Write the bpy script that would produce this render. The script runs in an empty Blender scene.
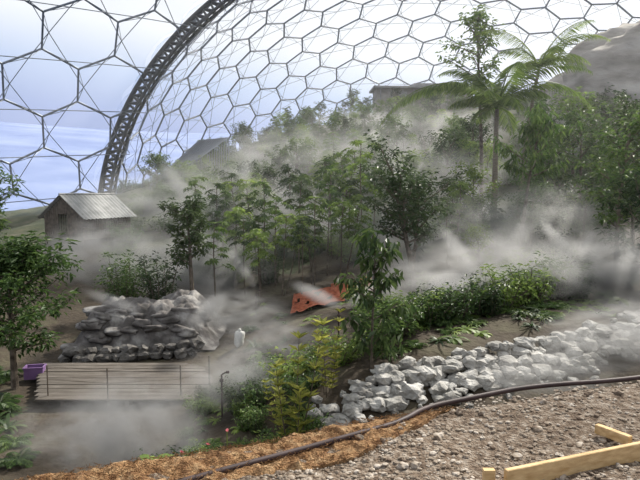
import bpy, bmesh, math, random
import numpy as np
from mathutils import Vector, Matrix, noise, Quaternion

random.seed(7); np.random.seed(7)
scene = bpy.context.scene
COL = scene.collection
try:
    scene.view_settings.view_transform = 'Standard'
except Exception: pass

def sm(t):
    t = min(1.0, max(0.0, t)); return t*t*(3-2*t)

# ------------------------------------------------------------ terrain
CP = [(-12,10,-6.8),(-4,10,-6.7),(0,10,-5.9),(4,11,-5.4),(8,12,-5.2),(14,13,-4.8),
(-8,16,-6.8),(-4,16,-6.6),(0.2,12.9,-5.6),(3.9,14.1,-5.3),(8,15.5,-5.0),
(0.2,14.9,-4.85),(3.9,16.0,-4.4),(8,17.4,-4.05),(14,20,-3.9),
(-14,22,-6.6),(-7,20,-6.75),(-3.4,20,-6.4),(-9,26,-6.4),(-4,26,-6.1),
(0,20,-4.9),(0,28,-5.1),(5,22,-4.4),(6,30,-4.2),(12,26,-3.8),(18,32,-3.0),
(-6,32,-5.8),(-15,40,-3.3),(-20,34,-4.5),(-5,42,-4.4),(3,42,-2.5),(10,42,-1.7),(22,45,0),
(-22,55,-2),(-10,58,-1.0),(0,58,1.5),(10,58,3.0),(22,58,3.5),(35,60,8),
(-27,85,-0.5),(-16,85,2.8),(-8.5,85,7),(1.4,85,9),(7,85,10.6),(17,85,11.3),(34,85,12),(45,85,18),
(-40,60,-4),(-45,30,-6),(-40,0,-6),(40,30,0),(30,10,-3),(0,120,7),(30,120,10),(-30,120,-2),(60,60,8),(0,-15,-6),(50,120,12)]
P = np.array(CP, float)
def kern(r): return np.sqrt(r*r+1.0)
n = len(P)
D = kern(np.hypot(P[:,None,0]-P[None,:,0], P[:,None,1]-P[None,:,1]))
A = np.zeros((n+1,n+1)); A[:n,:n]=D; A[:n,n]=1; A[n,:n]=1
W = np.linalg.solve(A, np.append(P[:,2],0))
def edge_y(x): return min(6.35+0.42*x, 11.5)
def bank_z(x,y):
    return -2.62 + 0.06*noise.noise(Vector((x*0.8,y*0.8,0))) + 0.02*noise.noise(Vector((x*4,y*4,3)))
def H(x,y):
    r = kern(np.hypot(P[:,0]-x, P[:,1]-y))
    v = float(r@W[:n]+W[n])
    far = sm((y-20)/40)
    v += (0.12+0.5*far)*noise.noise(Vector((x*0.25,y*0.25,0))) + (0.07+0.2*far)*noise.noise(Vector((x*0.9,y*0.9,5)))
    d = y-edge_y(x)
    if d < 2.4:
        t = sm((d+0.15)/2.3)
        v = bank_z(x,y)*(1-t)+v*t
    return v

# ------------------------------------------------------------ materials
def new_mat(name):
    m = bpy.data.materials.new(name); m.use_nodes=True
    nt = m.node_tree; nt.nodes.clear()
    out = nt.nodes.new('ShaderNodeOutputMaterial')
    return m, nt, out
def ramp(nt, stops):
    r = nt.nodes.new('ShaderNodeValToRGB')
    cr = r.color_ramp
    while len(cr.elements)<len(stops): cr.elements.new(0.5)
    for e,(p,c) in zip(cr.elements,stops):
        e.position=p; e.color=(*c,1)
    return r
def surf_mat(name, stops, scale=3, rough=0.9, bump=0.3, bscale=None, detail=6, metallic=0, stretch=None):
    m,nt,out = new_mat(name)
    L=nt.links
    g = nt.nodes.new('ShaderNodeNewGeometry')
    src = g.outputs['Position']
    if stretch:
        mp = nt.nodes.new('ShaderNodeMapping'); mp.inputs['Scale'].default_value=stretch
        L.new(src, mp.inputs[0]); src=mp.outputs[0]
    nz = nt.nodes.new('ShaderNodeTexNoise'); nz.inputs['Scale'].default_value=scale; nz.inputs['Detail'].default_value=detail
    L.new(src, nz.inputs['Vector'])
    r = ramp(nt, stops); L.new(nz.outputs['Fac'], r.inputs[0])
    b = nt.nodes.new('ShaderNodeBsdfPrincipled')
    L.new(r.outputs[0], b.inputs['Base Color']); b.inputs['Roughness'].default_value=rough; b.inputs['Metallic'].default_value=metallic
    b.inputs['Specular IOR Level'].default_value=0.25
    if bump:
        n2 = nt.nodes.new('ShaderNodeTexNoise'); n2.inputs['Scale'].default_value=bscale or scale*4; n2.inputs['Detail'].default_value=5
        L.new(src, n2.inputs['Vector'])
        bp = nt.nodes.new('ShaderNodeBump'); bp.inputs['Strength'].default_value=bump; bp.inputs['Distance'].default_value=0.1
        L.new(n2.outputs['Fac'], bp.inputs['Height']); L.new(bp.outputs[0], b.inputs['Normal'])
    L.new(b.outputs[0], out.inputs[0])
    return m
def leaf_mat(name, c1, c2, c3, trans=0.35):
    m,nt,out = new_mat(name); L=nt.links
    g = nt.nodes.new('ShaderNodeNewGeometry'); oi = nt.nodes.new('ShaderNodeObjectInfo')
    add = nt.nodes.new('ShaderNodeMath'); add.operation='MULTIPLY_ADD'
    L.new(oi.outputs['Random'], add.inputs[0]); add.inputs[1].default_value=0.4
    ml = nt.nodes.new('ShaderNodeMath'); ml.operation='MULTIPLY'; ml.inputs[1].default_value=0.6
    L.new(g.outputs['Random Per Island'], ml.inputs[0]); L.new(ml.outputs[0], add.inputs[2])
    r = ramp(nt, [(0,c1),(0.5,c2),(1,c3)]); L.new(add.outputs[0], r.inputs[0])
    b = nt.nodes.new('ShaderNodeBsdfPrincipled'); b.inputs['Roughness'].default_value=0.5; b.inputs['Specular IOR Level'].default_value=0.3
    L.new(r.outputs[0], b.inputs['Base Color'])
    t = nt.nodes.new('ShaderNodeBsdfTranslucent'); L.new(r.outputs[0], t.inputs[0])
    mx = nt.nodes.new('ShaderNodeMixShader'); mx.inputs[0].default_value=trans
    L.new(b.outputs[0], mx.inputs[1]); L.new(t.outputs[0], mx.inputs[2]); L.new(mx.outputs[0], out.inputs[0])
    return m

M_soil = surf_mat('soil', [(0.3,(0.020,0.016,0.010)),(0.5,(0.050,0.038,0.026)),(0.65,(0.066,0.058,0.035)),(0.8,(0.11,0.09,0.065))], 0.7, 0.95, 0.8, 5, 10)
M_slope = surf_mat('planted_slope', [(0.3,(0.020,0.026,0.011)),(0.5,(0.044,0.052,0.024)),(0.62,(0.07,0.07,0.038)),(0.8,(0.13,0.11,0.08))], 0.6, 0.95, 0.8, 3, 9)
M_gravel = surf_mat('gravel', [(0.3,(0.07,0.046,0.030)),(0.46,(0.16,0.115,0.080)),(0.58,(0.25,0.20,0.155)),(0.72,(0.38,0.33,0.275))], 11, 0.95, 1.0, 30, 12)
M_coir = surf_mat('coir', [(0.3,(0.18,0.085,0.035)),(0.5,(0.38,0.215,0.10)),(0.7,(0.56,0.37,0.20))], 9, 1.0, 1.0, 60, 8)
M_stone = surf_mat('pale_stone', [(0.3,(0.14,0.132,0.12)),(0.5,(0.29,0.28,0.258)),(0.7,(0.47,0.455,0.425))], 1.8, 0.9, 0.6, 12, 8)
M_stoned = surf_mat('dark_stone', [(0.3,(0.05,0.046,0.042)),(0.5,(0.10,0.093,0.085)),(0.7,(0.18,0.168,0.152))], 2.2, 0.9, 0.5, 12, 7)  # darker grey version of the pale stone, for the retaining wall
M_peb = surf_mat('pebble', [(0.35,(0.12,0.085,0.06)),(0.5,(0.235,0.19,0.145)),(0.68,(0.42,0.37,0.315))], 9, 0.9, 0, detail=2)
M_cliff = surf_mat('cliff_rock', [(0.3,(0.14,0.127,0.11)),(0.5,(0.27,0.25,0.222)),(0.7,(0.40,0.375,0.34))], 0.3, 0.95, 1.0, 1.2, 8, stretch=(1,1,2.2))
M_bark = surf_mat('bark', [(0.3,(0.05,0.038,0.028)),(0.7,(0.19,0.155,0.12))], 6, 0.9, 0.5, 30)
M_palmbark = surf_mat('palm_bark', [(0.3,(0.10,0.08,0.06)),(0.7,(0.27,0.23,0.18))], 5, 0.9, 0.5, 30, stretch=(1,1,6))
M_timber = surf_mat('sawn_timber', [(0.3,(0.40,0.25,0.105)),(0.7,(0.62,0.44,0.23))], 3, 0.7, 0.2, 20, stretch=(1,5,8))
M_deck = surf_mat('weathered_board', [(0.3,(0.07,0.058,0.047)),(0.55,(0.115,0.10,0.085)),(0.75,(0.18,0.16,0.138))], 2.0, 0.9, 0.3, 20, stretch=(0.6,4,1))
M_darkwood = surf_mat('dark_wood', [(0.3,(0.05,0.038,0.028)),(0.7,(0.15,0.12,0.09))], 5, 0.9, 0.3)
M_tin = surf_mat('corrugated_tin', [(0.3,(0.18,0.185,0.18)),(0.7,(0.32,0.32,0.31))], 1.5, 0.6, 0.1, metallic=0.1)
M_tarp = surf_mat('tarp_cloth', [(0.3,(0.055,0.05,0.045)),(0.48,(0.11,0.10,0.094)),(0.66,(0.27,0.258,0.242))], 1.6, 0.8, 0.8, 4)
M_steel = surf_mat('galvanised_steel', [(0.3,(0.13,0.15,0.18)),(0.7,(0.20,0.22,0.25))], 0.6, 0.5, 0, metallic=0.3)
M_steeld = surf_mat('dark_steel', [(0.3,(0.035,0.04,0.045)),(0.7,(0.065,0.07,0.075))], 0.6, 0.6, 0, metallic=0.2)
M_pipe = surf_mat('dark_hose', [(0.3,(0.028,0.017,0.016)),(0.7,(0.06,0.036,0.034))], 3, 0.6, 0)
M_orange = surf_mat('orange_net', [(0.3,(0.20,0.055,0.028)),(0.55,(0.34,0.10,0.052)),(0.75,(0.42,0.17,0.10))], 5, 0.95, 0.6, 20)
M_purple = surf_mat('purple_plastic', [(0.3,(0.15,0.08,0.19)),(0.7,(0.22,0.13,0.28))], 3, 0.5, 0)
M_sack = surf_mat('white_sack', [(0.3,(0.4,0.4,0.38)),(0.7,(0.6,0.6,0.57))], 3, 0.8, 0.3)
M_leaf = leaf_mat('leaf_green',(0.022,0.048,0.013),(0.070,0.125,0.032),(0.18,0.25,0.065),.42)
M_leafd = leaf_mat('leaf_dark',(0.015,0.032,0.012),(0.038,0.068,0.022),(0.10,0.142,0.045),0.38)
M_leafb = leaf_mat('leaf_bright',(0.06,0.11,0.022),(0.165,0.24,0.055),(0.32,0.40,0.10),0.5)
M_leafy = leaf_mat('leaf_yellow',(0.14,0.17,0.03),(0.38,0.38,0.08),(0.58,0.52,0.12),0.5)
M_pink = leaf_mat('pink_flower',(0.5,0.10,0.12),(0.6,0.2,0.22),(0.7,0.3,0.3),0.3)
M_roofg = surf_mat('green_slat_roof', [(0.3,(0.03,0.042,0.035)),(0.7,(0.08,0.095,0.08))], 1, 0.8, 0.3, stretch=(4,.3,1))
M_far = surf_mat('outside_hillside', [(0.3,(0.13,0.175,0.33)),(0.5,(0.175,0.225,0.38)),(0.7,(0.23,0.28,0.44))], 0.03, 1.0, 0, stretch=(1,1,6))  # blue of distant haze is put into the hillside's base colour

# ------------------------------------------------------------ mesh builder
class MB:
    def __init__(s): s.v=[]; s.f=[]; s.m=[]
    def tube(s, pts, rad, sides=6, mat=0, cap=True):
        pts=[Vector(p) for p in pts]; nP=len(pts)
        if not hasattr(rad,'__len__'): rad=[rad]*nP
        b=len(s.v); ref=None
        for i,p in enumerate(pts):
            t=(pts[min(i+1,nP-1)]-pts[max(i-1,0)])
            if t.length<1e-6: t=Vector((0,0,1))
            t.normalize()
            if ref is None:
                ref = Vector((1,0,0)) if abs(t.x)<0.8 else Vector((0,1,0))
            a=(ref-t*ref.dot(t)); 
            if a.length<1e-4: a=t.orthogonal()
            a.normalize(); ref=a; c=t.cross(a)
            for k in range(sides):
                an=2*math.pi*k/sides
                s.v.append(tuple(p+(a*math.cos(an)+c*math.sin(an))*rad[i]))
        for i in range(nP-1):
            for k in range(sides):
                k2=(k+1)%sides
                s.f.append((b+i*sides+k,b+i*sides+k2,b+(i+1)*sides+k2,b+(i+1)*sides+k)); s.m.append(mat)
        if cap:
            s.f.append(tuple(b+k for k in reversed(range(sides)))); s.m.append(mat)
            s.f.append(tuple(b+(nP-1)*sides+k for k in range(sides))); s.m.append(mat)
    def leaf(s, p, d, up, Ln, Wd, mat=1, fold=0.25):
        d=d.normalized(); side=d.cross(up)
        if side.length<1e-3: side=d.orthogonal()
        side.normalize(); nn=side.cross(d)
        b=len(s.v)
        mid=p+d*Ln*0.45
        tip=p+d*Ln-nn*Ln*0.12
        s.v += [tuple(p), tuple(mid+side*Wd*0.5+nn*Wd*fold), tuple(tip), tuple(mid-side*Wd*0.5+nn*Wd*fold)]
        s.f += [(b,b+1,b+2),(b,b+2,b+3)]; s.m += [mat,mat]
    def box(s, c, size, rot=None, mat=0):
        c=Vector(c); b=len(s.v); hx,hy,hz=[q/2 for q in size]
        R = rot if rot is not None else Matrix.Identity(3)
        for x,y,z in [(-1,-1,-1),(1,-1,-1),(1,1,-1),(-1,1,-1),(-1,-1,1),(1,-1,1),(1,1,1),(-1,1,1)]:
            s.v.append(tuple(c+R@Vector((x*hx,y*hy,z*hz))))
        for f in [(0,3,2,1),(4,5,6,7),(0,1,5,4),(1,2,6,5),(2,3,7,6),(3,0,4,7)]:
            s.f.append(tuple(b+i for i in f)); s.m.append(mat)
    def mesh(s, name, mats, smooth=False):
        me=bpy.data.meshes.new(name); me.from_pydata(s.v,[],s.f)
        for m in mats: me.materials.append(m)
        me.polygons.foreach_set('material_index', s.m)
        if smooth: me.polygons.foreach_set('use_smooth',[True]*len(s.f))
        me.update(); return me
    def obj(s, name, mats, loc=(0,0,0), rotz=0, smooth=False, parent=None):
        return put(name, s.mesh(name,mats,smooth), loc, rotz, 1, parent)
def put(name, me, loc, rotz=0, sc=1, parent=None):
    o=bpy.data.objects.new(name, me); COL.objects.link(o)
    o.location=loc; o.rotation_euler=(0,0,rotz)
    o.scale=(sc,sc,sc) if not hasattr(sc,'__len__') else sc
    if parent: o.parent=parent
    return o
def empty(name):
    e=bpy.data.objects.new(name,None); COL.objects.link(e); return e

def ico(sub):
    bm=bmesh.new(); bmesh.ops.create_icosphere(bm,subdivisions=sub,radius=1)
    v=[x.co.copy() for x in bm.verts]; f=[tuple(q.index for q in fc.verts) for fc in bm.faces]; bm.free(); return v,f
ICO2=ico(2); ICO3=ico(3); ICO1=ico(1)
def add_rock(mb, c, size, mat=0, tpl=ICO2, rough=0.28, rotz=None):
    v,f=tpl; b=len(mb.v); off=Vector((random.random()*90,random.random()*90,random.random()*90))
    R=Matrix.Rotation(random.random()*6.28 if rotz is None else rotz,3,'Z')@Matrix.Rotation(random.uniform(-.35,.35),3,'X')
    c=Vector(c)
    for p in v:
        q=p.copy()
        mx=max(abs(q.x),abs(q.y),abs(q.z)); q=q.lerp(q/mx*0.85,0.45)
        q*=1+rough*noise.noise(p*1.3+off)+0.12*noise.noise(p*3+off)
        mb.v.append(tuple(c+R@Vector((q.x*size[0],q.y*size[1],q.z*size[2]))))
    for t in f: mb.f.append(tuple(b+i for i in t)); mb.m.append(mat)

# ------------------------------------------------------------ ground
def axis(segs):
    out=[]
    for a,b,st in segs:
        k=max(1,int(round((b-a)/st))); out+= [a+(b-a)*i/k for i in range(k)]
    out.append(segs[-1][1]); return out
ys=axis([(-20,2,1.5),(2,12,0.16),(12,36,0.4),(36,125,1.3)])
xs=axis([(-60,-14,1.6),(-14,-4,0.4),(-4,8,0.17),(8,16,0.4),(16,72,1.6)])
gv=[];gf=[];gm=[]
for y in ys:
    for x in xs: gv.append((x,y,H(x,y)))
nx=len(xs)
for j in range(len(ys)-1):
    for i in range(nx-1):
        gf.append((j*nx+i,j*nx+i+1,(j+1)*nx+i+1,(j+1)*nx+i))
        xc=(xs[i]+xs[i+1])/2; yc=(ys[j]+ys[j+1])/2
        gm.append(1 if yc<edge_y(xc)+0.25+0.15*math.sin(xc*5) and yc>-2 else (2 if yc>38+3*math.sin(xc*.7) else 0))
me=bpy.data.meshes.new('ground'); me.from_pydata(gv,[],gf)
for m in (M_soil,M_gravel,M_slope): me.materials.append(m)
me.polygons.foreach_set('material_index',gm); me.polygons.foreach_set('use_smooth',[True]*len(gf)); me.update()
put('ground',me,(0,0,0))

mb=MB()
N=72
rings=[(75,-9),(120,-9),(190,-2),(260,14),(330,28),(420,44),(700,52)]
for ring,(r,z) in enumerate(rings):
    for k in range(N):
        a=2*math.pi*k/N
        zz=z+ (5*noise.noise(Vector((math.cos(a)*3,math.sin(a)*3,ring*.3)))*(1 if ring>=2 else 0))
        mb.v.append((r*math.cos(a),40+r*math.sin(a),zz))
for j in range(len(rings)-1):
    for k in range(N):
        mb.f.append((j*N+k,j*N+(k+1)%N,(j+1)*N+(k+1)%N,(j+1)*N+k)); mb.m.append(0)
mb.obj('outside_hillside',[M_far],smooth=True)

# ------------------------------------------------------------ domes
ZS=0.79; CX,CZ=17.9,-4.0; YP=60.0
def clip(p,q,keep_less):
    a=(p.y<=YP)==keep_less; b=(q.y<=YP)==keep_less
    if a and b: return p,q
    if not a and not b: return None
    t=(YP-p.y)/(q.y-p.y); m=p.lerp(q,t)
    return (p,m) if a else (m,q)
def geodesic(nf,rot):
    v0,f0=ico(1)
    vs=[];idx={};fs=[]
    def vi(p):
        p=p.normalized(); k=(round(p.x,5)+0.0,round(p.y,5)+0.0,round(p.z,5)+0.0)
        if k not in idx: idx[k]=len(vs); vs.append(p)
        return idx[k]
    for f in f0:
        a,b,c=[v0[i] for i in f]
        g={}
        for i in range(nf+1):
            for j in range(nf+1-i):
                g[i,j]=vi(a*(nf-i-j)/nf+b*i/nf+c*j/nf)
        for i in range(nf):
            for j in range(nf-i):
                fs.append((g[i,j],g[i+1,j],g[i,j+1]))
                if i+j<nf-1: fs.append((g[i+1,j],g[i+1,j+1],g[i,j+1]))
    bm=bmesh.new(); bv=[bm.verts.new(rot.to_3x3()@p) for p in vs]
    for f in fs: bm.faces.new([bv[i] for i in f])
    bm.verts.ensure_lookup_table(); bm.verts.index_update(); bm.faces.ensure_lookup_table(); bm.faces.index_update()
    return bm
def dome(name, yc, R, less, rot, r_main, r_sub, mat_mem, nf):
    root=empty(name)
    bm=geodesic(nf,rot)
    def tr(v,rad): 
        v=v.normalized()*rad
        return Vector((CX+v.x, yc+v.y, CZ+v.z*ZS))
    cen=[f.calc_center_median() for f in bm.faces]
    mb=MB(); ms=MB()
    for e in bm.edges:
        fs=e.link_faces
        if len(fs)<2: continue
        p=tr(cen[fs[0].index],R); q=tr(cen[fs[1].index],R)
        if max(p.z,q.z)<-9: continue
        c=clip(p,q,less)
        if c: mb.tube([c[0],c[1]],r_main,6,0,False)
    Ri=R-1.3
    for f in bm.faces:
        mids=[tr((e.verts[0].co+e.verts[1].co)/2,Ri) for e in f.edges]
        if max(m.z for m in mids)<-9: continue
        for i in range(3):
            c=clip(mids[i],mids[(i+1)%3],less)
            if c: ms.tube([c[0],c[1]],r_sub,4,0,False)
        o=tr(cen[f.index],R)
        for m_ in mids:
            c=clip(o,m_,less)
            if c: ms.tube([c[0],c[1]],r_sub*0.7,4,0,False)
    mb.obj('hex_frame',[M_steel],parent=root); ms.obj('inner_lattice',[M_steel],parent=root)
    b2=bmesh.new()
    for v in bm.verts:
        fl=list(v.link_faces)
        nrm=v.co.normalized(); t=nrm.orthogonal().normalized(); u=nrm.cross(t)
        fl.sort(key=lambda f: math.atan2((cen[f.index]-v.co).dot(u),(cen[f.index]-v.co).dot(t)))
        ring=[tr(cen[f.index],R+0.1) for f in fl]
        if max(p.z for p in ring)<-9: continue
        if all((p.y<=YP)!=less for p in ring): continue
        c0=tr(v.co,R+0.8)
        vc=b2.verts.new(c0); rv=[b2.verts.new(p) for p in ring]
        rm=[b2.verts.new(p.lerp(tr(v.co,R),0.5)+(c0-tr(v.co,R))*0.75) for p in ring]
        k=len(ring)
        for i in range(k):
            j=(i+1)%k
            b2.faces.new((vc,rm[i],rm[j])); b2.faces.new((rm[i],rv[i],rv[j],rm[j]))
    bmesh.ops.bisect_plane(b2,geom=b2.verts[:]+b2.edges[:]+b2.faces[:],plane_co=(0,YP,0),plane_no=(0,1,0),clear_outer=less,clear_inner=not less)
    for f in b2.faces: f.smooth=True
    me=bpy.data.meshes.new('pillows'); b2.to_mesh(me); b2.free(); me.materials.append(mat_mem)
    put('etfe_pillows',me,(0,0,0),parent=root)
    bm.free()
m,nt,out=new_mat('etfe_film')
tr_=nt.nodes.new('ShaderNodeBsdfTransparent'); tr_.inputs[0].default_value=(0.95,0.97,1,1)
gl=nt.nodes.new('ShaderNodeBsdfTranslucent'); gl.inputs[0].default_value=(0.75,0.8,0.95,1)
df=nt.nodes.new('ShaderNodeBsdfGlossy'); df.inputs['Roughness'].default_value=0.15; df.inputs[0].default_value=(0.8,0.85,1,1)
m1=nt.nodes.new('ShaderNodeMixShader'); m1.inputs[0].default_value=0.05
m2=nt.nodes.new('ShaderNodeMixShader'); m2.inputs[0].default_value=0.03
nt.links.new(tr_.outputs[0],m1.inputs[1]); nt.links.new(gl.outputs[0],m1.inputs[2])
nt.links.new(m1.outputs[0],m2.inputs[1]); nt.links.new(df.outputs[0],m2.inputs[2]); nt.links.new(m2.outputs[0],out.inputs[0])
M_film=m
RA=math.hypot(40,45); RB=math.hypot(40,15)
dome('biome_dome',15,RA,True,Matrix.Rotation(0.5,4,'Z')@Matrix.Rotation(0.3,4,'X'),0.095,0.04,M_film,12)
dome('biome_dome',75,RB,False,Matrix.Rotation(0.2,4,'Y')@Matrix.Rotation(0.9,4,'Z'),0.12,0.028,M_film,9)
mb=MB()
def arc(a,y,off=0): 
    return lambda ph: Vector((CX-a*math.cos(ph),y,CZ+ZS*a*math.sin(ph)))
NP_=130
phs=[-0.15+ (math.pi+0.3)*i/NP_ for i in range(NP_+1)]
A1=arc(40.1,YP); A2=arc(38.9,YP-0.6); A3=arc(38.9,YP+0.6)
for F,r in((A1,0.24),(A2,0.17),(A3,0.17)): mb.tube([F(p) for p in phs],r,8,0)
for i in range(NP_):
    p,q=phs[i],phs[i+1]; h=(p+q)/2
    for F in(A2,A3):
        mb.tube([A1(p),F(h)],0.12,5,0,False); mb.tube([F(h),A1(q)],0.12,5,0,False)
    mb.tube([A2(h),A3(h)],0.08,5,0,False); mb.tube([A2(p),A3(h)],0.06,5,0,False)
mb.obj('steel_arch_truss',[M_steeld],smooth=True)

# ------------------------------------------------------------ foliage generators
V=Vector
def rdir(zlo=-1,zhi=1):
    a=random.random()*6.283; z=random.uniform(zlo,zhi); r=math.sqrt(max(0,1-z*z)); return V((r*math.cos(a),r*math.sin(a),z))
def curve_pts(p0,d,L,n,bend=V((0,0,0)),wob=0.1):
    pts=[p0.copy()]; d=d.normalized()
    for i in range(n):
        d=(d+bend/n+rdir()*wob).normalized(); pts.append(pts[-1]+d*L/n)
    return pts
def leafspray(mb,p,nl,rad,Ln,mat,droop=0.35,asp=0.42):
    for _ in range(nl):
        o=rdir(-0.7,1)*rad*random.random()**0.5
        d=(rdir(-0.3,0.5)*0.9+o.normalized()*0.5+V((0,0,-droop))).normalized()
        L=Ln*random.uniform(0.65,1.3)
        mb.leaf(p+o,d,V((0,0,1))+rdir()*0.5,L,L*asp,mat)
def whorl(mb,p,axis,nl,Ln,mat,droop=0.25,asp=0.3):
    a0=random.random()*6
    for k in range(nl):
        a=a0+6.283*k/nl
        t=axis.orthogonal().normalized(); u=axis.cross(t)
        d=(t*math.cos(a)+u*math.sin(a))*1.0+axis*0.15+V((0,0,-droop))
        mb.leaf(p,d,axis,Ln*random.uniform(.8,1.15),Ln*asp,mat)
def broadleaf(seed,h,cr,tr=0.09,base=0.4,leafL=0.26,dens=1.0,lean=V((0,0,0)),mats=None,nb=13,droop=0.35,name='broadleaf_tree',asp=0.42,fork=0,wob=.05):
    random.seed(seed); mb=MB()
    tp=curve_pts(V((0,0,-0.2)),V((0,0,1))+lean*0.4,h*0.93,9,lean,wob)
    mb.tube(tp,[tr*(1-0.8*i/9)+0.008 for i in range(10)],7,0)
    starts=[(tp,base)]
    if fork:
        for k in range(fork):
            a=k*2.6+1; fp=curve_pts(tp[2],V((math.cos(a)*.5,math.sin(a)*.5,1)),h*0.6,6,V((0,0,.2)),0.1)
            mb.tube(fp,[tr*0.7*(1-0.12*i) for i in range(7)],6,0); starts.append((fp,0.35))
    for tpth,bs in starts:
        m_=len(tpth)-1
        for b in range(nb):
            t=bs+(1-bs)*(b+random.random())/nb
            i=min(int(t*m_),m_-1); p=tpth[i].lerp(tpth[i+1],t*m_-i)
            a=b*2.4+random.uniform(-.4,.4)
            q=(t-bs)/(1-bs); L=cr*(0.55+0.65*math.sin(math.pi*min(1,0.22+0.72*q)))*random.uniform(.6,1.2)*(1 if tpth is tp else .7)
            bp=curve_pts(p,V((math.cos(a),math.sin(a),0.35+0.7*q)),L,5,V((0,0,0.1)),0.14)
            mb.tube(bp,[0.35*tr*(1-0.16*k)+0.004 for k in range(6)],4,0,False)
            for k in range(2,6):
                leafspray(mb,bp[k],int(9*dens),0.16*cr+0.08,leafL,1,droop,asp)
                if k<5:
                    sb=curve_pts(bp[k],(bp[k]-bp[k-1]).normalized()+rdir(-.2,.6)*1.1,L*0.45,2,V((0,0,0)),0.1)
                    mb.tube(sb,[0.012,0.009,0.005],3,0,False)
                    leafspray(mb,sb[-1],int(12*dens),0.15*cr+0.08,leafL,1,droop,asp)
                    leafspray(mb,sb[1],int(6*dens),0.12*cr+0.06,leafL,1,droop,asp)
    return mb.mesh(name, mats or [M_bark,M_leaf])
def skinny(seed,h,mats=None,stems=2,cr=0.8,leafL=0.34,low=0.45,name='umbrella_tree'):
    random.seed(seed); mb=MB()
    for s in range(stems):
        hh=h*random.uniform(.75,1) if s else h
        a=random.random()*6.28; st=V((math.cos(a),math.sin(a),0))*0.25*s
        tp=curve_pts(st+V((0,0,-.2)),V((0.15*math.cos(a)*s,0.15*math.sin(a)*s,1)),hh,8,V((0,0,.1)),0.05)
        mb.tube(tp,[0.055*(1-0.08*i) for i in range(9)],6,0)
        for b in range(14):
            t=low+(1-low)*(b+.5)/14; i=min(int(t*8),7); p=tp[i].lerp(tp[i+1],t*8-i)
            a=b*2.4; L=cr*random.uniform(.6,1.1)*(.75+0.3*math.sin(t*3))
            bp=curve_pts(p,V((math.cos(a),math.sin(a),0.7)),L,3,V((0,0,-.6)),0.05)
            mb.tube(bp,[0.012,0.01,0.008,0.006],3,0,False)
            ax=(V((math.cos(a)*.6,math.sin(a)*.6,.9))).normalized()
            whorl(mb,bp[-1],ax,8,leafL*random.uniform(.8,1.2),1,0.35,0.34)
            whorl(mb,bp[-2],ax,6,leafL*0.8,1,0.35,0.34)
            whorl(mb,bp[-1]+rdir()*.2,ax,6,leafL*0.8,1,0.5,0.34)
        whorl(mb,tp[-1],V((0,0,1)),9,leafL,1,-0.2,0.3)
    return mb.mesh(name,mats or [M_bark,M_leaf])
def frond(mb,p,d,L,pin,mat=1,bend=-1.6,n=12,asp=0.10,dens=2,sag=.25,rr=.035):
    rp=curve_pts(p,d,L,n,V((0,0,bend)),0.02)
    mb.tube(rp,[rr*(1-0.9*k/n)+0.004 for k in range(n+1)],4,mat,False)
    for k in range(1,n):
        for s_ in range(dens):
            q=rp[k].lerp(rp[k+1],s_/dens); t=(rp[k+1]-rp[k]).normalized()
            side=t.cross(V((0,0,1)))
            if side.length<.05: side=V((1,0,0))
            side.normalize(); up=side.cross(t)
            f=math.sin(math.pi*min(1,(k+s_/dens)/n*0.85+0.12))
            for sg in(-1,1):
                mb.leaf(q,side*sg*.8+t*0.6-V((0,0,sag))+rdir()*.08,up,pin*max(f,.3),pin*asp,mat)
def palm(seed,h,nf,L,pin,lean=V((0,0,0)),tr=0.16,mats=None,dirs=None):
    random.seed(seed); mb=MB()
    tp=curve_pts(V((0,0,-.3)),V((0,0,1))+lean*.3,h,10,lean,0.02)
    mb.tube(tp,[tr*(1.25-0.5*i/10) for i in range(11)],9,0)
    for k in range(nf):
        a=k*2.4+random.uniform(-.2,.2); e=random.uniform(.3,2.2)
        frond(mb,tp[-1],V((math.cos(a),math.sin(a),e)),L*random.uniform(.75,1.05),pin,bend=-1.9,dens=3,asp=.06,sag=.6)
    for a,e,l in (dirs or []):
        frond(mb,tp[-1],V((math.cos(a),math.sin(a),e)),l,pin,bend=-1.5-.08*l,dens=4,n=14,asp=.055,sag=.6,rr=.05)
    return mb.mesh('palm_tree',mats or [M_palmbark,M_leafb])
def shrub(seed,h,r,leafL=0.22,mats=None,stems=14,dens=1.0,name='shrub',asp=.42):
    random.seed(seed); mb=MB()
    for s in range(stems):
        a=s*2.4; o=random.random()**.5
        d=V((math.cos(a)*o*r/h*1.1,math.sin(a)*o*r/h*1.1,1))
        bp=curve_pts(V((math.cos(a)*.1,math.sin(a)*.1,-.1)),d,h*random.uniform(.65,1),5,V((0,0,-.1)),.12)
        mb.tube(bp,[.03*(1-.15*k)+.003 for k in range(6)],4,0,False)
        for k in range(1,6): leafspray(mb,bp[k],int(13*dens),0.2*r+.1,leafL,1,.25,asp)
    return mb.mesh(name,mats or [M_bark,M_leaf])
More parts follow.
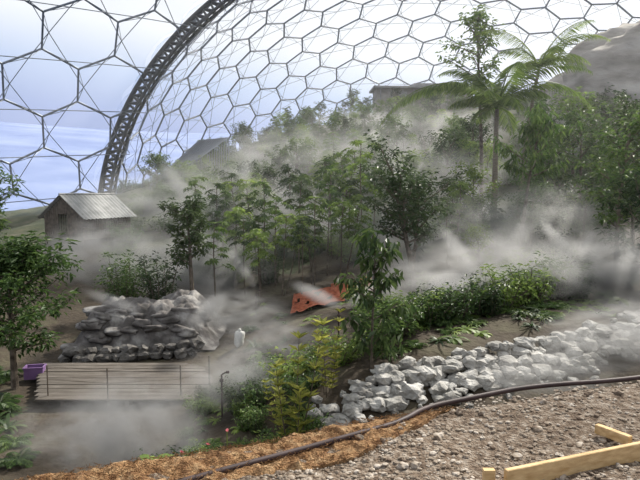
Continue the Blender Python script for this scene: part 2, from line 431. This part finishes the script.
def rosette(seed,nl,L,w,mats,name='fern',el=1.0,bend=-1.6,pinn=False):
    random.seed(seed); mb=MB()
    for k in range(nl):
        a=k*2.4; e=random.uniform(.4,1.6)*el; l=L*random.uniform(.6,1.1)
        d=V((math.cos(a),math.sin(a),e))
        if pinn: frond(mb,V((0,0,0)),d,l,w,mat=1,bend=bend,n=8,asp=.22,dens=2,rr=.012)
        else:
            rp=curve_pts(V((0,0,-.03)),d,l,5,V((0,0,bend)),.04)
            b=len(mb.v)
            for i,q in enumerate(rp):
                t=(rp[min(i+1,5)]-rp[max(i-1,0)]).normalized(); sd=t.cross(V((0,0,1)))
                if sd.length<.05: sd=V((1,0,0))
                sd.normalize(); ww=w*math.sin(math.pi*(0.12+0.88*i/5))*.5+.003
                mb.v+= [tuple(q-sd*ww),tuple(q+sd*ww)]
            for i in range(5): mb.f.append((b+2*i,b+2*i+1,b+2*i+3,b+2*i+2)); mb.m.append(1)
    return mb.mesh(name,mats)

def plant(name,me,x,y,rz=None,sc=1,dz=0,parent=None):
    return put(name,me,(x,y,H(x,y)+dz),random.random()*6.28 if rz is None else rz,sc,parent)

plant('broadleaf_tree',broadleaf(11,4.8,1.8,.13,.32,.25,2.3,nb=22,mats=[M_bark,M_leaf],wob=.03),-10.4,20,0)
plant('broadleaf_tree',broadleaf(12,7.0,1.2,.10,.55,.26,1.2),-16.5,30,1)
plant('broadleaf_tree',broadleaf(13,5.9,1.05,.14,.5,.24,1.7,nb=14,mats=[M_bark,M_leafd],wob=.03),-6.0,28,2)
plant('shrub',shrub(14,3.1,1.4,.22,dens=1.6,stems=18),-9.4,28.5)
plant('shrub',shrub(15,3.4,.8,.22,dens=1.5,mats=[M_bark,M_leafd]),-7.6,28)
plant('broadleaf_tree',broadleaf(16,6.5,1.85,.15,.36,.25,.9,nb=13,fork=2,mats=[M_bark,M_leafd],wob=.07),4.2,26,.5)
plant('rubber_tree_sapling',broadleaf(17,3.8,.75,.035,.12,.32,.42,nb=16,droop=.9,mats=[M_bark,M_leafd],name='sapling',asp=.36),1.35,15.2,0)
plant('emergent_tree',broadleaf(18,14.6,1.8,.17,.6,.38,.8,nb=17,mats=[M_bark,M_leaf],name='emergent_tree',wob=.02),11.0,41,0)
plant('palm_tree',palm(19,7.8,8,3.8,1.2,V((.05,0,0)),.17,dirs=[(3.05,1.3,8.8),(2.7,1.6,7.2),(.15,1.5,7.6),(-.4,2.3,6.6),(.5,2.6,6.8),(1.8,3,5.4),(-2.6,1.5,6.2),(-1.4,2.2,5.4),(2.2,3.0,6)]),11.0,38,0)
plant('palm_tree',palm(20,10.2,7,3.8,.9,V((.10,0,0)),.13,dirs=[(.1,2.2,5.6),(3.1,2.4,5.2),(-1,2.5,4.6)]),13.0,39.5,0)
plant('drooping_leaf_tree',broadleaf(21,7.6,1.4,.12,.62,.42,.9,lean=V((.12,0,0)),nb=12,droop=1.2,mats=[M_bark,M_leaf],name='droop_tree',asp=.3,wob=.03),10.0,30,0)
plant('broadleaf_tree',broadleaf(22,6.9,1.6,.11,.3,.28,1.0,nb=14),12.9,26,1)
plant('broadleaf_tree',broadleaf(23,7.4,1.9,.11,.4,.30,1.0,nb=14,mats=[M_bark,M_leafd]),16.2,31,2)
plant('broadleaf_tree',broadleaf(24,4.0,1.5,.09,.2,.28,1.0,nb=14,mats=[M_bark,M_leafd]),12.6,23,2)
plant('umbrella_tree',skinny(25,7.2,stems=1,cr=1.2,leafL=.42,low=.5,mats=[M_bark,M_leafb]),2.4,34)
SK=[skinny(30+i,5,stems=1+i%2,cr=.85,leafL=.36,low=.50+.08*(i%3),mats=[M_bark,[M_leaf,M_leafb,M_leafd,M_leaf][i%4]]) for i in range(4)]
for i,(c,y,h) in enumerate([(-5.1,29,4.6),(-4.7,33,4.7),(-3.9,31,4.3),(-3.4,36,5.6),(-2.4,32,4.9),(-1.9,30,4.2),(-1.2,35,5.8),(-.3,31,4.7),(.4,33,5.2),(1.0,30,4.3),(1.7,36,5.6),(-6.5,38,5.4),(3.3,37,5.2),(-2.9,29,3.8),(-.9,29,3.9),(.7,36,5.6),(-7.5,35,4.4),(-4.6,40,5.4),(-2.0,41,5.6),(.4,42,5.4),(-8.6,42,5.2),(2.6,43,5.4),(-6.3,44,5.2),(4.4,41,4.8),(6.4,30,3.8),(7.4,32,4.4),(8.6,29,3.2)]):
    plant('umbrella_tree',SK[i%4],c,y,i*1.3,h/5)
BR=[broadleaf(40+i,5,1.6,.09,.36,.30,.9,nb=12,mats=[M_bark,[M_leafd,M_leaf,M_leafd,M_leafb,M_leaf][i]]) for i in range(5)]
SH=[shrub(50+i,1.6,1.0,.2,mats=[M_bark,[M_leaf,M_leafd,M_leafb][i%3]],dens=.8) for i in range(4)]
FE=[rosette(60,14,1.1,.34,[M_bark,M_leaf],pinn=True),rosette(61,22,.9,.07,[M_bark,M_leafb],name='strap'),rosette(62,16,1.3,.14,[M_bark,M_leafd],name='strap'),rosette(63,13,1.0,.26,[M_bark,M_leafb],name='broad')]
for i,(x,y,h) in enumerate([(9.0,44,5.3),(12.8,36,3.8),(15.8,42,6.2),(18.5,44,7),(20.5,41,6.5),(22.5,47,6.5),(17.0,36,4.6),(7.7,35,3.9),(9.3,36,4.2),(11.6,33,3.4),(14.5,33,3.8),(19,52,6),(24,53,5.5),(6.6,41,4.6),(16.8,39,6.4),(12.5,49,5.5),(8.8,32,3.4),(10.8,28,2.6),(7.2,27,2.4),(14.6,28,4.2),(12.0,30,3.4)]):
    plant('broadleaf_tree',BR[i%5],x,y,i*1.1,h/5)
rs=random.Random(5)
for i in range(72):
    y=rs.uniform(41,63); u=rs.uniform(-.27,.28); x=u*y
    plant('hillside_tree' ,(BR+BR+SK)[rs.randrange(14)],x,y,rs.random()*6,rs.uniform(.5,.9))
for i in range(110):
    y=rs.uniform(62,86); u=rs.uniform(-.21,.30); x=u*y
    plant('hillside_tree' ,(BR+SK)[rs.randrange(9)],x,y,rs.random()*6,rs.uniform(.4,.75))
ug=empty('undergrowth')
def ugp(i,me,x,y,sc): plant('plant_%d'%i,me,x,y,rs.random()*6,sc,parent=ug)
k=0
for i in range(470):
    y=rs.uniform(33,88); x=rs.uniform(-.34,.5)*y
    ugp(k,SH[rs.randrange(4)],x,y,rs.uniform(.4,1.3)); k+=1
for i in range(70):
    x=rs.uniform(1.5,13); y=17.0+ .36*x+rs.random()**1.5*8
    ugp(k,(FE+SH)[rs.randrange(8)],x,y,rs.uniform(.5,.9)); k+=1
for i in range(60):
    x=rs.uniform(1,9.5); y=15.2+ .38*x+rs.random()*2.3
    ugp(k,FE[rs.randrange(4)],x,y,rs.uniform(.3,.6)); k+=1
for i in range(95):
    x=rs.uniform(-3.6,-.1); y=rs.uniform(12.2,18.5)
    ugp(k,(FE+FE+SH)[rs.randrange(12)],x,y,rs.uniform(.22,.52)); k+=1
for (x,y,s) in [(-11,19,1),(-10,18.2,.9),(-9.6,17.2,.8),(-11.6,21,1.1),(-9.4,17.8,.6),(-11.5,17.5,1),(-8.9,16.6,.7),(-8.2,15.6,.6),(-9.8,16.2,.8),(-7.6,14.6,.6),(-8.4,14.2,.7)]:
    ugp(k,[FE[0],FE[2]][k%2],x,y,s); k+=1
for i in range(50):
    x=rs.uniform(-4,7); y=rs.uniform(18,29); ugp(k,FE[rs.randrange(4)],x,y,rs.uniform(.3,.65)); k+=1
for (x,y,s) in [(5.2,19.4,.9),(6.3,20.2,1.0),(4.4,18.8,.8),(7.4,20.8,1.0),(3.4,18.2,.7),(2.4,17.4,.8),(9,21.8,1.1),(1.7,16.6,.8),(.6,16.0,.65),(-.9,15.6,.6),(-2.2,15.6,.55),(-1.6,14.0,.45)]:
    plant('shrub',SH[int(s*10)%4],x,y,x,s)
def croton(seed,h,name='croton'):
    random.seed(seed); mb=MB()
    for s in range(4):
        a=s*1.7; tp=curve_pts(V((.1*math.cos(a),.1*math.sin(a),-.1)),V((.16*math.cos(a),.16*math.sin(a),1)),h*(1-.16*s),9,V((0,0,0)),.05)
        mb.tube(tp,[.02-.0017*i for i in range(10)],5,0)
        for i in range(2,10):
            for q in range(8): 
                b=random.random()*6.28; mb.leaf(tp[i],V((math.cos(b),math.sin(b),.75)),V((0,0,1)),.28,.10,1)
    return mb.mesh(name,[M_bark,M_leafy])
cr=croton(70,3.0)
plant('croton_plant',cr,-.58,12.9,0); plant('croton_plant',cr,.18,14.4,1,.7); plant('croton_plant',cr,-1.0,13.6,2,.5)
for (x,y,s) in [(-1.45,6.0,.36),(-1.15,6.2,.42),(-.85,6.3,.34),(-1.7,5.8,.38),(-.6,6.45,.24),(-1.3,6.1,.42)]:
    plant('verge_plant',FE[3],x,y,s*9,s,dz=.06)
fl=MB(); random.seed(8)
for i in range(6):
    p=V((random.uniform(-1.5,-.9),random.uniform(6.0,6.25),0)); p.z=H(p.x,p.y)
    fl.tube([p,p+V((0,0,.26))],.004,4,0)
    for q in range(6): fl.leaf(p+V((0,0,.26)),rdir(0,1),V((0,0,1)),.03,.022,1)
fl.obj('flower_cluster',[M_leafb,M_pink])

# ------------------------------------------------------------ stone wall terrace
random.seed(3); mb=MB()
W0=[(-.1,13.2),(1.6,13.8),(3.9,14.7),(6,15.5),(8,16.2),(11,17.5),(14,18.8)]
def wallpt(t):
    t*=len(W0)-1; i=min(int(t),len(W0)-2); f=t-i
    return W0[i][0]*(1-f)+W0[i+1][0]*f, W0[i][1]*(1-f)+W0[i+1][1]*f
for row in range(5):
    for j in range(62):
        t=(j+.5*(row%2)+random.uniform(-.35,.35))/62
        x,y=wallpt(min(max(t,0),1))
        if row>=2+3*sm(x/3+.15) or random.random()<.10: continue
        s=random.uniform(.10,.25)
        y2=y+row*.25+random.uniform(-.18,.18)
        z=max(H(x,y2)+.05, H(x,y)+.02+row*.15)+random.uniform(-.06,.05)
        add_rock(mb,(x,y2,z),(s*random.uniform(.95,1.5),s,s*random.uniform(.6,.85)),rough=.5)
for i in range(100):
    x=random.uniform(-.3,9); y=13.1+.40*x+random.uniform(-.6,1.3)
    add_rock(mb,(x,y,H(x,y)+.02),[random.uniform(.05,.15)]*2+[random.uniform(.05,.11)],rough=.5)
mb.obj('dry_stone_wall',[M_stone],smooth=False)
mb=MB()
for (x,y,s) in [(5.4,25.5,.9),(6.2,26.2,.8),(4.9,24.8,.5),(7.2,24,.5)]:
    add_rock(mb,(x,y,H(x,y)+s*.35),(s,s*.8,s*.6),tpl=ICO3)
mb.obj('boulder_group',[M_stone])

random.seed(4); mb=MB()
for row in range(2):
    for j in range(11):
        x=-9.9+j*.5+random.uniform(-.1,.1); s=random.uniform(.18,.32)
        add_rock(mb,(x,22.9+row*.2,H(x,23.3)+.1+row*.25),(s*1.2,s,s*.75),rough=.45)
mb.obj('stone_retaining_wall',[M_stoned])
root=empty('tarpaulin_covered_heap')
mb=MB(); nxg,nyg=110,60
def lump(x,y):
    m_=0
    for dx,dy,r,a in TL:
        q=((x-dx)**2+((y-dy)*1.1)**2)/(r*r)
        if q<1: m_=max(m_,a*math.sqrt(1-q))
    return m_
TL=[(random.uniform(-10.2,-4.6),random.uniform(23.3,27.6),random.uniform(.3,.75),random.uniform(.12,.4)) for _ in range(95)]
def heap(x,y):
    u=(x+10.4)/6.3; v=(y-23.2)/4.8
    prof=sm(u/.16)*sm((1-u)/.25)*sm((v+.02)/.3)*sm((1-v)/.3)
    return prof
for j in range(nyg):
    for i in range(nxg):
        u=i/(nxg-1); v=j/(nyg-1); x=-10.4+6.3*u; y=23.2+4.8*v
        prof=heap(x,y)
        hgt=(1.05+.2*sm((u-.2)/.4))*prof
        wr=.10*noise.noise(V((x*1.1,y*1.0,2)))+.14*abs(noise.noise(V((x*2.6+y,y*1.2,7))))+.06*noise.noise(V((x*7,y*5,1)))+lump(x,y)
        if prof<.01: wr*=.2
        mb.v.append((x+.1*noise.noise(V((x*2,y*2,9))),y,H(x,y)+.06+hgt+wr*(.25+.9*prof)))
for j in range(nyg-1):
    for i in range(nxg-1): mb.f.append((j*nxg+i,j*nxg+i+1,(j+1)*nxg+i+1,(j+1)*nxg+i)); mb.m.append(0)
mb.obj('sheet',[M_tarp],smooth=True,parent=root)
mb=MB()
for i in range(34):
    x=random.uniform(-9.9,-5.0); y=random.uniform(23.3,25.2); pr=heap(x,y)
    add_rock(mb,(x,y,H(x,y)+.15+1.2*pr),(random.uniform(.35,.6),random.uniform(.25,.4),random.uniform(.13,.2)),tpl=ICO3,rough=.45,rotz=random.uniform(-.6,.6))
mb.obj('sacks',[M_tarp],smooth=True,parent=root)

# ------------------------------------------------------------ deck
mb=MB(); zd=-6.5
for i in range(11):
    y=18.3+i*.36; x0=-8.9-.15*i; x1=-3.9+.06*i
    mb.box(((x0+x1)/2+random.uniform(-.05,.05),y,zd+random.uniform(-.012,.012)),(x1-x0,.33,.06))
for x in (-8,-6,-4.2): mb.box((x,20.1,zd-.12),(.12,3.9,.18))
for x in (-8,-6,-4.2):
    for y in (18.5,21.8): mb.box((x,y,zd-.4),(.14,.14,.6))
mb.obj('timber_deck',[M_deck])
mb=MB()
pp=[(-6.6,18.2),(-4.4,18.5),(-3.7,19.6),(-8.6,18.5)]
for x,y in pp: mb.tube([(x,y,zd-.3),(x,y,zd+1.0)],.022,6)
for z in (.55,.95): mb.tube([(pp[3][0],pp[3][1],zd+z),(pp[0][0],pp[0][1],zd+z-.03),(pp[1][0],pp[1][1],zd+z),(pp[2][0],pp[2][1],zd+z)],.006,4)
mb.obj('wire_handrail',[M_darkwood])
mb=MB()
for sx in(-1,1): mb.box((sx*.30,0,.2),(.03,.44,.4)); mb.box((0,sx*.21,.2),(.6,.03,.4)); mb.box((0,sx*.23,.4),(.66,.05,.05))
mb.box((0,0,.02),(.6,.42,.03))
for sx in(-1,1): mb.box((sx*.32,0,.4),(.05,.5,.05))
mb.obj('plastic_crate',[M_purple],(-10.2,21.0,H(-10.2,21)+.12),.2)
mb=MB(); add_rock(mb,(0,0,.28),(.2,.17,.36),tpl=ICO3,rough=.2); add_rock(mb,(.02,0,.62),(.07,.06,.1),tpl=ICO2)
mb.obj('white_sack',[M_sack],(-3.15,23,H(-3.15,23)),smooth=True)

# ------------------------------------------------------------ hut
root=empty('tin_roof_hut')
mb=MB()
w,l,hw,hr=3.6,5.2,1.6,2.75
for sx in(-1,1):
    for yy in(-l/2,0,l/2): mb.box((sx*w/2,yy,hw/2-.2),(.14,.14,hw+.4))
    for i in range(22): mb.box((sx*w/2,-l/2+.1+i*l/22,hw/2),(.05,.15,hw-.05))
for sy in(-1,1):
    for i in range(17):
        x=-w/2+.1+i*w/17; hh=hw+(hr-hw)*(1-abs(x)/(w/2))
        if sy==-1 and 6<=i<=9: 
            mb.box((x,sy*l/2,(hh+1.6)/2),(.17,.05,hh-1.6)); continue
        mb.box((x,sy*l/2,hh/2),(.17,.05,hh))
mb.box((0,0,.05),(w+.2,l+.2,.12))
o=mb.obj('walls',[M_darkwood],parent=root)
mb=MB(); nr=60
for sx in(-1,1):
    b=len(mb.v)
    for i in range(nr+1):
        yy=-l/2-.4+(l+.8)*i/nr; dz=.035*math.sin(i*1.57)
        mb.v += [(0,yy,hr+.1+dz),(sx*(w/2+.5),yy,hw-.3+dz)]
    for i in range(nr): mb.f.append((b+2*i,b+2*i+1,b+2*i+3,b+2*i+2)); mb.m.append(0)
mb.tube([(0,-l/2-.4,hr+.13),(0,l/2+.4,hr+.13)],.07,6)
mb.obj('roof',[M_tin],parent=root)
root.location=(-15.6,40.5,H(-15.6,40.5)+.1); root.rotation_euler=(0,0,-.38); root.scale=(.85,.85,1.0)

mb=MB(); gx,gy=-18.0,64
q=[V((0,0,.3)),V((5.4,0,3.2)),V((7.8,3.5,5.6)),V((4.6,3.5,5.3))]
b=len(mb.v); mb.v+=[tuple(p) for p in q]; mb.f.append((b,b+1,b+2,b+3)); mb.m.append(1)
for i in range(13):
    t=i/12; a=q[0].lerp(q[1],t); c=q[3].lerp(q[2],t); up=V((0,0,.08))
    mb.tube([a+up,c+up],.06,5); mb.tube([a,V((a.x,a.y,-1.5))],.06,5); mb.tube([c,V((c.x,c.y,-1.5))],.06,5)
for i in range(4):
    t=i/3; mb.tube([q[0].lerp(q[3],t),q[1].lerp(q[2],t)],.07,5)
mb.obj('lean_to_shelter',[M_steel,M_roofg],(gx,gy,H(-14,64)-.1),0)
mb=MB()
mb.box((0,0,1),(13,4,2.6)); mb.box((0,-.2,2.45),(14,5,.25),mat=1)
for i in range(9): mb.box((-6+i*1.5,-2.15,1.1),(.12,.15,2.6),mat=1)
mb.box((-3,-2.05,.9),(1.1,.1,2.0),mat=1); mb.box((2,0,2.8),(7,4,.5),mat=1)
mb.obj('ridge_pavilion',[M_cliff,M_tin],(14.0,84,H(14.5,84)+.5),.05)

v,f=ico(6); mb=MB()
for p in v:
    q=p*(1+.16*noise.noise(p*1.6+V((4,1,2)))+.10*noise.noise(p*3.5)+.06*abs(noise.noise(p*9))+.025*noise.noise(p*22))
    mb.v.append((q.x*19,q.y*12,q.z*16))
for t in f: mb.f.append(t); mb.m.append(0)
mb.obj('rock_cliff',[M_cliff],(41.6,60,3.9),.0,smooth=True)

mb=MB(); 
for j in range(14):
    for i in range(34):
        u=i/33; v=j/13; x=-1.3+3.8*u; y=26.0+3.4*v+.8*u
        mb.v.append((x,y,H(x,y)+.14+.12*noise.noise(V((x*2.5,y*2,0)))+.3*sm(1-abs(v-.6)*3)*u))
for j in range(13):
    for i in range(33):
        if noise.noise(V((i*.25,j*.3,4)))<-.28: continue
        mb.f.append((j*34+i,j*34+i+1,(j+1)*34+i+1,(j+1)*34+i)); mb.m.append(0)
mb.obj('orange_barrier_netting',[M_orange])
for (x,y) in [(.55,17.5),(-2.9,27),(9.6,22.8),(-2.6,15.5)]:
    z=H(x,y); mb=MB(); mb.tube([(0,0,-.2),(0,0,1.15)],.025,6); mb.tube([(0,0,1.15),(.12,0,1.22)],.02,6); mb.tube([(.12,0,1.22),(.2,0,1.22)],.035,6); mb.tube([(-.05,0,1.0),(.05,0,1.0)],.04,6)
    mb.obj('mist_sprayer',[M_pipe],(x,y,z))

# ------------------------------------------------------------ foreground bank items
pts=[]
for (x,y) in [(-3,3.9),(-1.6,4.9),(-.85,5.42),(-.2,5.85),(.4,6.15),(.9,6.45),(1.25,6.95),(1.9,7.3),(2.8,7.75),(4.3,8.1),(6.5,9.0),(9,10.2)]:
    pts.append((x,y,bank_z(x,y)+.035))
cu=bpy.data.curves.new('water_pipe','CURVE'); cu.dimensions='3D'; cu.bevel_depth=.032; cu.bevel_resolution=4
sp=cu.splines.new('NURBS'); sp.points.add(len(pts)-1)
for i,p in enumerate(pts): sp.points[i].co=(*p,1)
sp.use_endpoint_u=True; sp.order_u=3; sp.resolution_u=12
cu.materials.append(M_pipe); o=bpy.data.objects.new('water_pipe',cu); COL.objects.link(o)
mb=MB(); nu,nvv=150,24
def cw(x): return 1.0*(1-sm((x-.2)/2.1))*1.0+.14
for i in range(nu):
    x=-3.2+5.8*i/(nu-1); wd=cw(x)
    for j in range(nvv):
        y=edge_y(x)+.5-wd*j/(nvv-1)*1.15+.12*noise.noise(V((x*3,j*.3,0)))
        mb.v.append((x,y,H(x,y)+.03+.06*noise.noise(V((x*5,y*5,0)))+.03*noise.noise(V((x*16,y*16,2)))-(.05 if j in(0,nvv-1) else 0)))
for i in range(nu-1):
    for j in range(nvv-1): mb.f.append((i*nvv+j,i*nvv+j+1,(i+1)*nvv+j+1,(i+1)*nvv+j)); mb.m.append(0)
random.seed(9)
for i in range(6500):
    x=random.uniform(-3,2.5); wd=cw(x); y=edge_y(x)+.5-wd*random.random()*1.2
    z=H(x,y)+.05; d=rdir(-.1,.5); mb.leaf(V((x,y,z)),d,V((0,0,1)),random.uniform(.03,.09),.006,0)
mb.obj('coir_matting',[M_coir])
mb=MB(); random.seed(10)
for i in range(6500):
    x=random.uniform(-1.5,6.5); ymax=edge_y(x)+.4-cw(x)*1.0 if x<2.4 else edge_y(x)
    y=random.uniform(4.2,ymax); s=random.choice([.007,.009,.011,.013,.016,.02,.028])*random.uniform(.7,1.2)
    add_rock(mb,(x,y,bank_z(x,y)+s*.3),(s*1.2,s,s*.7),tpl=ICO1)
mb.obj('gravel_stones',[M_peb])
mb=MB()
for i in range(34):
    x=random.uniform(.3,6); y=edge_y(x)+random.uniform(-1.6,-.1); s=random.uniform(.025,.055)
    add_rock(mb,(x,y,bank_z(x,y)+s*.3),(s*1.2,s,s*.7),tpl=ICO2,rough=.5)
mb.obj('loose_rubble',[M_peb])
root=empty('timber_edging')
def board(name,a,b,hgt,th):
    a=V(a);b=V(b); d=(b-a); L=d.length; R=Matrix.Rotation(math.atan2(d.y,d.x),3,'Z')
    mb=MB(); mb.box((a+b)/2,(L,th,hgt),R); o=mb.obj(name,[M_timber],parent=root)
    bv=o.modifiers.new('b','BEVEL'); bv.width=.006
board('board_1',(1.64,5.12,-2.56),(4.42,6.2,-2.56),.19,.05)
mb=MB(); mb.box((1.5,5.14,-2.57),(.10,.06,.20)); mb.obj('stake',[M_timber],parent=root)
board('board_2',(2.98,6.28,-2.56),(3.18,5.95,-2.56),.1,.07)

# ------------------------------------------------------------ mist
def mist_mat(Dn,jet=False):
    m,nt,out=new_mat('mist_%.2f'%Dn); L=nt.links
    tc=nt.nodes.new('ShaderNodeTexCoord')
    ln=nt.nodes.new('ShaderNodeVectorMath'); ln.operation='LENGTH'; L.new(tc.outputs['Object'],ln.inputs[0])
    mr=nt.nodes.new('ShaderNodeMapRange'); mr.interpolation_type='SMOOTHSTEP'
    mr.inputs['From Min'].default_value=1.0; mr.inputs['From Max'].default_value=0.1; mr.inputs['To Min'].default_value=0; mr.inputs['To Max'].default_value=1
    L.new(ln.outputs['Value'],mr.inputs['Value'])
    oi=nt.nodes.new('ShaderNodeObjectInfo')
    nz=nt.nodes.new('ShaderNodeTexNoise'); nz.noise_dimensions='4D'; nz.inputs['Scale'].default_value=2.5; nz.inputs['Detail'].default_value=3; nz.inputs['Distortion'].default_value=.7
    mw=nt.nodes.new('ShaderNodeMath'); mw.operation='MULTIPLY'; mw.inputs[1].default_value=40; L.new(oi.outputs['Random'],mw.inputs[0]); L.new(mw.outputs[0],nz.inputs['W'])
    L.new(tc.outputs['Object'],nz.inputs['Vector'])
    m2=nt.nodes.new('ShaderNodeMapRange'); m2.inputs['From Min'].default_value=.42; m2.inputs['From Max'].default_value=.66; m2.inputs['To Min'].default_value=.03; m2.inputs['To Max'].default_value=1.0
    L.new(nz.outputs['Fac'],m2.inputs['Value'])
    a=nt.nodes.new('ShaderNodeMath'); a.operation='MULTIPLY'; L.new(mr.outputs[0],a.inputs[0])
    if jet: a.inputs[1].default_value=1.0
    else: L.new(m2.outputs[0],a.inputs[1])
    b=nt.nodes.new('ShaderNodeMath'); b.operation='MULTIPLY'; L.new(a.outputs[0],b.inputs[0]); b.inputs[1].default_value=Dn
    vs=nt.nodes.new('ShaderNodeVolumeScatter'); vs.inputs['Color'].default_value=(1,1,1,1); vs.inputs['Anisotropy'].default_value=.5
    L.new(b.outputs[0],vs.inputs['Density']); L.new(vs.outputs[0],out.inputs['Volume'])
    return m
sph=ico(3); MM={}
mroot=empty('mist_cloud')
def mist(x,y,z,rx,ry,rz,Dn,jet=False,rot=None):
    k=(Dn,jet)
    if k not in MM:
        me=bpy.data.meshes.new('mist'); me.from_pydata([tuple(p) for p in sph[0]],[],sph[1]); me.materials.append(mist_mat(Dn,jet)); me.update(); MM[k]=me
    o=put('puff',MM[k],(x,y,z),0,(rx,ry,rz),parent=mroot)
    if rot: o.rotation_euler=rot
mist(-4.3,13.4,-5.8,2.0,1.4,1.9,2.2)
mist(-6.2,14.8,-6.2,2.2,1.3,1.2,1.4)
mist(-5.0,17.2,-6.2,3.0,1.0,.9,.8)
mist(-2.4,15.8,-5.2,2.0,1.3,1.3,1.4)
mist(-1.6,19,-4.9,2.4,1.4,1.1,.8)
mist(-11.6,33,-3.7,4.4,2.0,2.8,1.4)
mist(-6.5,31.5,-4.2,4.8,2.0,2.4,1.4)
mist(-3.6,25,-5.2,2.8,1.4,1.2,1.4)
mist(3.8,22,-3.6,2.8,1.5,1.4,1.4)
mist(6.8,23,-2.9,4.4,1.8,1.9,1.4)
mist(11,20.5,-2.9,4.5,1.8,1.9,2.2)
mist(8.6,15.8,-3.9,3.2,1.2,1.2,2.2)
mist(5.6,14.5,-4.5,2.4,.9,.8,1.4)
mist(10,27.5,-1.9,6,2.0,2.7,.8)
mist(4,30.5,-2.7,5.5,1.8,2.1,.8)
mist(-3,38.5,-2.2,10,2.0,3.2,.8)
mist(8,40,-.5,9,2.0,4.0,.8)
mist(-10,44.5,-1.2,11,2.5,3.6,.8)
mist(-6,51,.3,11,2.5,3.6,.5)
mist(5,51,2.3,11,2.5,4.0,.5)
mist(-2,61,3.4,11,3,3.6,.5)
mist(11,62,5.4,11,3,4.2,.5)
mist(6,74,8,10,3,2.8,.5)
mist(22,52,3.5,9,4,4.4,.35)
def jet(x,y,z,ln,wd,ang,Dn=2.5):
    mist(x+math.cos(ang)*ln*.85,y,z+math.sin(ang)*ln*.85,ln,wd,wd,Dn,True,(0,-ang,0))
jet(9.8,22.8,H(9.8,22.8)+1.2,.9,.28,1.1); jet(9.8,22.8,H(9.8,22.8)+1.2,1.3,.32,2.3,2.5)
jet(.7,17.5,H(.7,17.5)+1.2,1.0,.28,2.7,2.5); jet(.75,17.5,H(.7,17.5)+1.2,.9,.25,.6,2.5)
jet(-7.2,24,-4.9,1.5,.35,2.8,1.6); jet(-5.2,23.0,-5.4,1.3,.5,.7,2.5)
jet(3.2,20.5,-3.8,2.0,.45,.25,1.6); jet(6.0,21.5,-3.6,1.8,.4,2.2,1.6)
jet(-6.6,44,-1.5,2.6,.8,1.2,.9); jet(-9,44,-1.5,2.6,.8,2.2,.9)
jet(-2.8,27,H(-2.8,27)+1.2,1.4,.35,2.2,1.6)
m,nt,out=new_mat('humid_haze'); vs=nt.nodes.new('ShaderNodeVolumeScatter'); vs.inputs['Density'].default_value=.0014; vs.inputs['Anisotropy'].default_value=.4; vs.inputs['Color'].default_value=(1,1,1,1)
nt.links.new(vs.outputs[0],out.inputs['Volume'])
me=bpy.data.meshes.new('haze'); me.from_pydata([tuple(p) for p in ico(4)[0]],[],ico(4)[1]); me.materials.append(m); me.update()
put('haze',me,(6,52,0),0,(34,34,15),parent=mroot)

# ------------------------------------------------------------ world, sun, camera
w=bpy.data.worlds.new('sky'); scene.world=w; w.use_nodes=True; nt=w.node_tree; nt.nodes.clear()
out=nt.nodes.new('ShaderNodeOutputWorld'); bg=nt.nodes.new('ShaderNodeBackground')
tc=nt.nodes.new('ShaderNodeTexCoord'); sx=nt.nodes.new('ShaderNodeSeparateXYZ')
nt.links.new(tc.outputs['Generated'],sx.inputs[0])
ad=nt.nodes.new('ShaderNodeMath'); ad.operation='MULTIPLY_ADD'; ad.inputs[1].default_value=.10
nt.links.new(sx.outputs['X'],ad.inputs[0]); nt.links.new(sx.outputs['Z'],ad.inputs[2])
r=ramp(nt,[(0,(.42,.50,.78)),(.08,(.50,.58,.85)),(.15,(.66,.76,.96)),(.22,(1.0,1.02,1.05)),(1,(1.12,1.13,1.12))])
nt.links.new(ad.outputs[0],r.inputs[0]); nt.links.new(r.outputs[0],bg.inputs[0]); bg.inputs[1].default_value=1.0
nt.links.new(bg.outputs[0],out.inputs[0])
sl=bpy.data.lights.new('sun','SUN'); sl.energy=9.5; sl.angle=.04; sl.color=(1,.93,.82)
so=bpy.data.objects.new('sun',sl); COL.objects.link(so)
so.rotation_euler=V((.48,.58,.68)).to_track_quat('Z','Y').to_euler(); so.location=(30,20,40)
cd=bpy.data.cameras.new('camera'); cd.sensor_width=36; cd.lens=33.75; cd.clip_end=2000
co=bpy.data.objects.new('camera',cd); COL.objects.link(co)
co.location=(0,0,0); co.rotation_euler=(math.radians(90-4.76),0,0)
scene.camera=co
